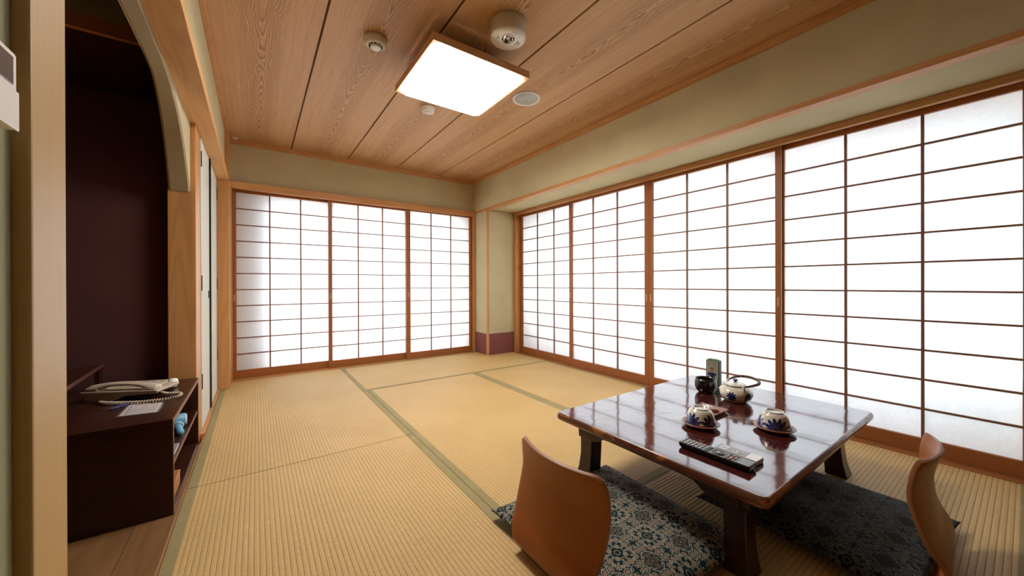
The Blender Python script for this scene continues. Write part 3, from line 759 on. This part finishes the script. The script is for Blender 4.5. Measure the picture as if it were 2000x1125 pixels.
flat('printed_shirt', [(.013, .060), (.012, .076), (.018, .073), (.021, .079), (.026, .082), (.022, .070), (.014, .083), (.007, .086), (-.003, .086), (-.011, .083), (-.018, .072), (-.022, .082), (-.017, .078), (-.012, .076), (-.010, .060)], m_navy)
flat('printed_face', [(.011*math.cos(a)+.002, .098+.010*math.sin(a)) for a in [2*PI*i/16 for i in range(16)]], m_skin)
flat('printed_hat', [(-.013, .103), (-.006, .111), (.002, .1135), (.010, .111), (.017, .103), (.010, .106), (.002, .1075), (-.006, .106)], m_brownp, -.0018)
flat('printed_band', [(-.020, .050), (.031, .050), (.031, .0585), (-.012, .0575)], m_char)
for yy in (.016, -.010): pr('printed_mark', yy-.0035, yy+.0035, .122, .126, m_brownp, .001)
for k in range(9): pr('printed_letter', .018-k*.0045, .021-k*.0045, .134, .137, m_char, .001)

# snack tray
tr = empty('snack_tray', (1.655, .827, TZ), 0); tag(tr, 'small square brown tray holding wrapped sweets', 'tray')
m_tray = plain('tray_leather', (.27, .11, .07), .45); m_tray2 = plain('tray_inside', (.42, .19, .10), .5)
box('tray_base', -.050, .050, -.050, .050, .0002, .004, m_tray2, tr)
def rim():
    bm = bmesh.new(); a, b = .0505, .061
    for (p, q) in (((-a, -a), (a, -a)), ((a, -a), (a, a)), ((a, a), (-a, a)), ((-a, a), (-a, -a))):
        s1 = b/a; v = [bm.verts.new(t) for t in ((*p, .0008), (*q, .0008), (q[0]*s1, q[1]*s1, .013), (p[0]*s1, p[1]*s1, .013), (*[c*.985 for c in p], .004), (*[c*.985 for c in q], .004), (q[0]*s1*.98, q[1]*s1*.98, .0142), (p[0]*s1*.98, p[1]*s1*.98, .0142))]
        for f in ((0, 1, 2, 3), (4, 7, 6, 5), (3, 2, 6, 7), (0, 4, 5, 1)): bm.faces.new([v[i] for i in f])
    return finish('tray_rim', bm, m_tray, tr)
rim()
def packet(x, y, rz, L, W, H, mat, label, z=.0045):
    bm = bmesh.new(); N = 12; G = {}
    for i in range(N+1):
        for j in range(9):
            u, v = -1+2*i/N, -1+2*j/8; e = max(0, (1-u**4)*(1-v**4))**.5
            cr = .0012*math.sin(9*u+4*v)+(.001*math.sin(40*v) if abs(u) > .8 else 0)
            G[i, j, 1] = bm.verts.new((u*L, v*W*(1 if abs(u) < .7 else 1.12), H*.35+H*.65*e+cr*e+ (0 if e > 0 else .0)))
            G[i, j, 0] = bm.verts.new((u*L, v*W*(1 if abs(u) < .7 else 1.12), H*.30*(1-e)))
    for i in range(N):
        for j in range(8):
            bm.faces.new([G[i+a, j+b, 1] for a, b in ((0, 0), (1, 0), (1, 1), (0, 1))]); bm.faces.new([G[i+a, j+b, 0] for a, b in ((0, 0), (0, 1), (1, 1), (1, 0))])
    for i in range(N):
        for j in (0, 8): bm.faces.new((G[i, j, 0], G[i+1, j, 0], G[i+1, j, 1], G[i, j, 1]))
    for j in range(8):
        for i in (0, N): bm.faces.new((G[i, j, 0], G[i, j+1, 0], G[i, j+1, 1], G[i, j, 1]))
    o = finish('wrapped_sweet', bm, mat, None, (1.655+x, .827+y, TZ+z), smooth=True); o.rotation_euler = (0, 0, rz)
    tag(o, label, 'sweet'); return o
packet(.010, .018, -.5, .036, .020, .015, plain('pale_wrapper', (.90, .86, .78), .3, coat=.4), 'pale paper-wrapped sweet in the brown tray')
packet(-.004, -.022, -.7, .026, .012, .015, plain('brown_sweet', (.33, .12, .05), .35, coat=.4), 'brown sweet in clear wrap in the brown tray')

# remotes
def tvremote():
    r = empty('television_remote', (1.2355, .595, TZ)); tag(r, 'long black remote control with many small buttons', 'remote control')
    m_b = plain('black_plastic', (.010, .010, .011), .3); m_key = plain('pale_keys', (.50, .50, .47), .5); m_kd = plain('dark_keys', (.03, .03, .032), .4)
    bm = bmesh.new(); L = [[bm.verts.new((x, y, z)) for x, y in rrect(a, b, .006, 4)] for a, b, z in ((.020, .107, .0004), (.0255, .112, .008), (.0265, .113, .017), (.0250, .1115, .0200))]
    n = len(L[0])
    for p, q in zip(L, L[1:]):
        for i in range(n): bm.faces.new((p[i], p[(i+1) % n], q[(i+1) % n], q[i]))
    bm.faces.new(L[0]); bm.faces.new(L[-1]); finish('remote_body', bm, m_b, r, bevel=.0008)
    key = None
    def k(x, y, sx, sy, mat):
        o = box('button', -sx, sx, -sy, sy, 0, .0018, mat, r, bevel=.0006); o.location = (x, y, .0209); return o
    cols = [plain('red_key', (.55, .06, .04), .4), plain('green_key', (.05, .35, .12), .4), plain('yellow_key', (.6, .42, .06), .4), plain('blue_key', (.06, .12, .45), .4)]
    k(-.016, .104, .0035, .0025, cols[2]); k(.0, .104, .0035, .0025, m_key); k(.016, .104, .0035, .0025, m_key)
    for j in range(5):
        for i in range(3): k(-.0155+.0155*i, .092-.0125*j, .0052, .0038, m_key)
    for i in range(4): k(-.018+.012*i, .026, .0038, .0028, cols[i] if i == 1 else m_key)
    for i in range(4): k(-.018+.012*i, .017, .0038, .0028, m_kd)
    lathe('navigation_ring', [(.0085, 0), (.0085, .0022), (.0175, .0022), (.019, .0)], m_kd, r, (0, -.012, .0201), 28)
    lathe('centre_button', [(0, .003), (.006, .003), (.007, 0)], m_key, r, (0, -.012, .0201), 20)
    for i, c in enumerate(cols): k(-.018+.012*i, -.042, .0038, .0028, c)
    for j in range(2):
        for i in range(4): k(-.018+.012*i, -.053-.010*j, .0038, .0028, m_key if (i+j) % 2 else cols[0])
    box('end_panel', -.0235, .0235, -.110, -.075, .0200, .0207, plain('grey_panel', (.13, .13, .14), .3), r)
tvremote()
def acremote():
    r = empty('aircon_remote', (1.302, .553, TZ)); tag(r, 'short grey and white air-conditioner remote beside the black one', 'remote control')
    m_g = plain('silver_plastic', (.24, .25, .27), .3); m_w = plain('white_cover', (.80, .78, .74), .35)
    o = box('remote_body', -.0265, .0265, -.066, .066, .0004, .015, m_w, r, bevel=.004)
    box('face_panel', -.0245, .0245, -.028, .064, .0150, .0157, m_g, r)
    box('display', -.018, .018, .030, .054, .0157, .0163, plain('lcd', (.55, .57, .55), .15), r)
    box('display_digit', -.004, -.001, .034, .050, .0163, .0166, m_ink, r)
    lathe('dial_ring', [(.0125, .0), (.0125, .0008), (.0145, .0008), (.0145, 0)], m_w, r, (0, .0, .0157), 28)
    lathe('dial_button', [(0, .0012), (.006, .001), (.0065, 0)], m_w, r, (0, .0, .0157), 20)
    box('cover_slide', -.0255, .0255, -.065, -.030, .0150, .0165, m_w, r, bevel=.001)
acremote()

# ------------------------------------------------------------------ dark shelf cabinet and what stands on it
cb = empty('shelf_cabinet', (-.52, 2.225, 0)); tag(cb, 'dark low open shelf cabinet in the alcove', 'cabinet')
def cbx(nm, x0, x1, y0, y1, z0, z1, mat=None, bevel=.0008): return box(nm, x0+.52, x1+.52, y0-2.225, y1-2.225, z0, z1, mat or m_darkwood, cb, bevel)
cbx('cabinet_top', -.78, -.2575, 1.850, 2.600, .341, .360)
cbx('side_panel', -.78, -.2575, 1.850, 1.868, .0005, .3405); cbx('side_panel', -.78, -.2575, 2.582, 2.600, .0005, .3405)
cbx('middle_shelf', -.62, -.262, 1.8685, 2.5815, .172, .188); cbx('bottom_board', -.62, -.262, 1.8685, 2.5815, .0005, .012)
cbx('back_panel', -.632, -.6205, 1.8685, 2.5815, .0005, .3405)
for (a, b, c, d) in ((1.850, 2.600, .3415, .3595), (1.8685, 2.5815, .1725, .1875)): cbx('edge_band', -.2572 if c > .3 else -.2617, -.2560 if c > .3 else -.2605, a, b, c, d, m_darkedge, 0)
cbx('edge_band', -.2572, -.2560, 1.8505, 1.8675, .001, .3410, plain('reddish_edge', (.12, .035, .018), .4), 0)

ds = empty('corner_stand', (-.70, 2.35, .3605)); tag(ds, 'raised dark corner board behind the telephone', 'stand')
prism('stand_top', [(.088, .255), (.118, -.33), (-.33, -.33), (-.33, .02), (.012, .105)], .105, .122, m_darkwood, ds, bevel=.0008)
prism('edge_band', [(.0885, .255), (.1185, -.33), (.1200, -.33), (.0900, .255)], .1055, .1215, plain('stand_edge', (.10, .035, .02), .4), ds)
box('side_panel', .070, .087, .205, .255, 0, .1045, m_darkwood, ds); box('side_panel', -.33, -.31, -.32, .0, 0, .1045, m_darkwood, ds)

# telephone
ph = empty('telephone', (-.615, 2.318, .3605), math.atan2(-.37, .93)); tag(ph, 'cream corded telephone on the dark cabinet', 'telephone')
m_cream = plain('cream_plastic', (.56, .47, .36), .35); m_cream2 = plain('cream_handset', (.60, .50, .39), .3)
def extr(nm, poly, v0, v1, mat, parent, bevel=.003):
    bm = bmesh.new(); a = [bm.verts.new((u, v0, z)) for u, z in poly]; b = [bm.verts.new((u, v1, z)) for u, z in poly]
    bm.faces.new(a); bm.faces.new(b[::-1]); k = len(poly)
    for i in range(k): bm.faces.new((a[i], b[i], b[(i+1) % k], a[(i+1) % k]))
    return finish(nm, bm, mat, parent, bevel=bevel)
extr('phone_base', [(0, .043), (.004, .030), (.018, .011), (.034, .0), (.105, .0), (.125, .006), (.150, .020), (.268, .024), (.275, .027), (.278, .036), (.268, .0385), (.0, .047)], 0, .150, m_cream, ph)
extr('handset_rest', [(.010, .0465), (.016, .060), (.055, .060), (.062, .0455)], .004, .056, m_cream, ph); extr('handset_rest', [(.205, .0405), (.212, .050), (.262, .046), (.264, .039)], .004, .056, m_cream, ph)
def handset():
    bm = bmesh.new(); N = 26; L = []
    for i in range(N+1):
        t = i/N; u = .014+.254*t
        top = .066+.016*math.sin(PI*min(1, t*1.02))**.8-.008*t
        th_ = .009+.012*(math.exp(-((t-.1)/.11)**2)+math.exp(-((t-.9)/.11)**2))
        wd = .020+.006*(math.exp(-((t-.1)/.12)**2)+math.exp(-((t-.9)/.12)**2))
        if i in (0, N): th_ *= .55; wd *= .8; top -= .004
        L.append([bm.verts.new((u, .030+wd*math.cos(a)*(1 if abs(math.cos(a)) < .9 else 1), top-th_+th_*math.sin(a))) for a in [2*PI*k/14 for k in range(14)]])
    for p, q in zip(L, L[1:]):
        for k in range(14): bm.faces.new((p[k], p[(k+1) % 14], q[(k+1) % 14], q[k]))
    bm.faces.new(L[0]); bm.faces.new(L[-1]); return finish('handset', bm, m_cream2, ph, smooth=True)
handset()
box('keypad_plate', .075, .235, .068, .140, .041, .0465, m_cream2, ph, bevel=.001)
for i in range(5):
    for j in range(3): box('key', .088+i*.026, .104+i*.026, .076+j*.020, .088+j*.020, .0465, .0500, m_grey, ph)
def cord():
    base = spline([(-.350, 2.232, .385), (-.330, 2.235, .374), (-.300, 2.240, .368), (-.280, 2.215, .368), (-.290, 2.170, .368), (-.340, 2.150, .368), (-.405, 2.160, .368), (-.470, 2.195, .368), (-.520, 2.232, .368), (-.540, 2.255, .368)], 40)
    pts = []; n = len(base); turns = 62
    for i, p in enumerate(base):
        t = (base[min(i+1, n-1)]-base[max(i-1, 0)]).normalized(); s_ = t.cross(Vector((0, 0, 1))).normalized(); up = s_.cross(t)
        a = 2*PI*turns*i/n; rr = .0052*min(1, i/30)
        pts.append(p+(s_*math.cos(a)+up*math.sin(a))*rr+Vector((0, 0, .0015)))
    fine = spline(pts, 2)
    o = tube('coiled_cord', fine, .0021, m_cream2, None, seg=6)
    o.parent = ph; o.matrix_parent_inverse = (Matrix.Translation(ph.location) @ Matrix.Rotation(ph.rotation_euler.z, 4, 'Z')).inverted()
cord()
tg = tube('blue_cable_tie', spline([(-.476, 2.140, .3645), (-.455, 2.165, .366), (-.432, 2.180, .3655), (-.436, 2.165, .3645), (-.462, 2.146, .364), (-.482, 2.128, .3645), (-.478, 2.138, .3645)], 6), .003, plain('blue_plastic', (.02, .025, .16), .4))
tag(tg, 'small dark blue plastic loop beside the telephone cord', 'cable tie')

# torch
to = empty('white_torch', (-.345, 2.415, .3845)); tag(to, 'white cylindrical torch lying behind the telephone', 'torch')
to.rotation_euler = (0, PI/2, math.atan2(.12, -.26))
lathe('torch_body', [(0, .17), (.014, .17), (.017, .165), (.018, .02), (.0185, .004), (0, .004)], m_cream, to, seg=28)
lathe('torch_head', [(0, 0), (.0215, 0), (.0232, -.010), (.0225, -.022), (.014, -.026), (0, -.0265)], m_white, to, seg=32)

# notice card
nc = empty('notice_card', (-.379, 2.074, .3605)); tag(nc, 'laminated printed notice card lying on the cabinet top', 'card')
m_card = plain('card_paper', (.66, .62, .62), .25)
P4 = [(-.058, -.078), (.062, -.098), (.056, .067), (-.062, .112)]
cxm = lambda a, k: tuple(c*k for c in a)
prism('plastic_sleeve', P4, .0, .0009, plain('sleeve', (.20, .14, .12), .12), nc); prism('card_sheet', [cxm(p, .90) for p in P4], .0009, .0014, m_card, nc)
def uv(u, v):
    a = Vector(P4[0]).lerp(Vector(P4[1]), u); b = Vector(P4[3]).lerp(Vector(P4[2]), u); return a.lerp(b, v)*.88
for i in range(11):
    u = .10+i*.078; rr = random.Random(i); v1 = rr.uniform(.45, .92); w_ = .018 if i in (0,) else .008
    prism('printed_line', [uv(u, .08), uv(u+w_*1.6, .08), uv(u+w_*1.6, v1), uv(u, v1)], .0014, .0017, m_ink, nc)
prism('printed_label', [uv(.66, .90), uv(.92, .90), uv(.92, .96), uv(.66, .96)], .0014, .0017, plain('olive_print', (.30, .27, .05), .5), nc)

# things on the shelves
bl = empty('hair_dryer', (-.272, 2.285, .1885)); tag(bl, 'light blue hair dryer with a pale cord on the middle shelf', 'hair dryer')
m_blue = plain('sky_blue_plastic', (.16, .42, .62), .35); m_lb = plain('pale_blue_cord', (.55, .70, .78), .4)
bl.rotation_euler = (0, 0, .15)
o = lathe('barrel', [(0, 0), (.026, 0), (.029, .004), (.029, .060), (.024, .075), (.020, .078), (0, .078)], m_blue, bl, (0, .055, .0295), 28); o.rotation_euler = (0, PI/2*1.0, PI)
o = lathe('nozzle_rim', [(.0205, .0), (.0255, .002), (.0255, .008), (.0205, .010)], m_lb, bl, (.0055, .055, .0295), 28); o.rotation_euler = (0, PI/2, PI)
tube('handle', spline([(-.03, .045, .022), (-.028, .0, .018), (-.025, -.060, .016), (-.022, -.10, .016)], 5), .014, m_blue, bl, seg=14)
tube('cord_loop', [(-.027+.0165*math.cos(a), -.010+.002*math.sin(3*a), .0215+.0165*math.sin(a)) for a in [2*PI*i/24 for i in range(25)]], .0032, m_lb, bl)
bk = box('grey_booklet', -.40, -.268, 1.905, 2.070, .1885, .1965, plain('booklet_cover', (.33, .30, .30), .3), bevel=.0008); tag(bk, 'thin grey booklet on the middle shelf', 'booklet')
box('page_block', -.064, .0665, -.0815, .0815, -.003, .003, plain('pages', (.6, .57, .52), .7), bk)
wbx = empty('wooden_tissue_box', (-.315, 2.015, .0122)); tag(wbx, 'orange-brown wooden box on the bottom board', 'box')
m_ob = wood('orange_box_wood', (.48, .19, .06), (.36, .13, .04), axis='Y')
box('box_body', -.045, .045, -.09, .09, .0003, .050, m_ob, wbx, bevel=.002); box('box_lid', -.046, .046, -.091, .091, .0503, .058, m_ob, wbx, bevel=.002)
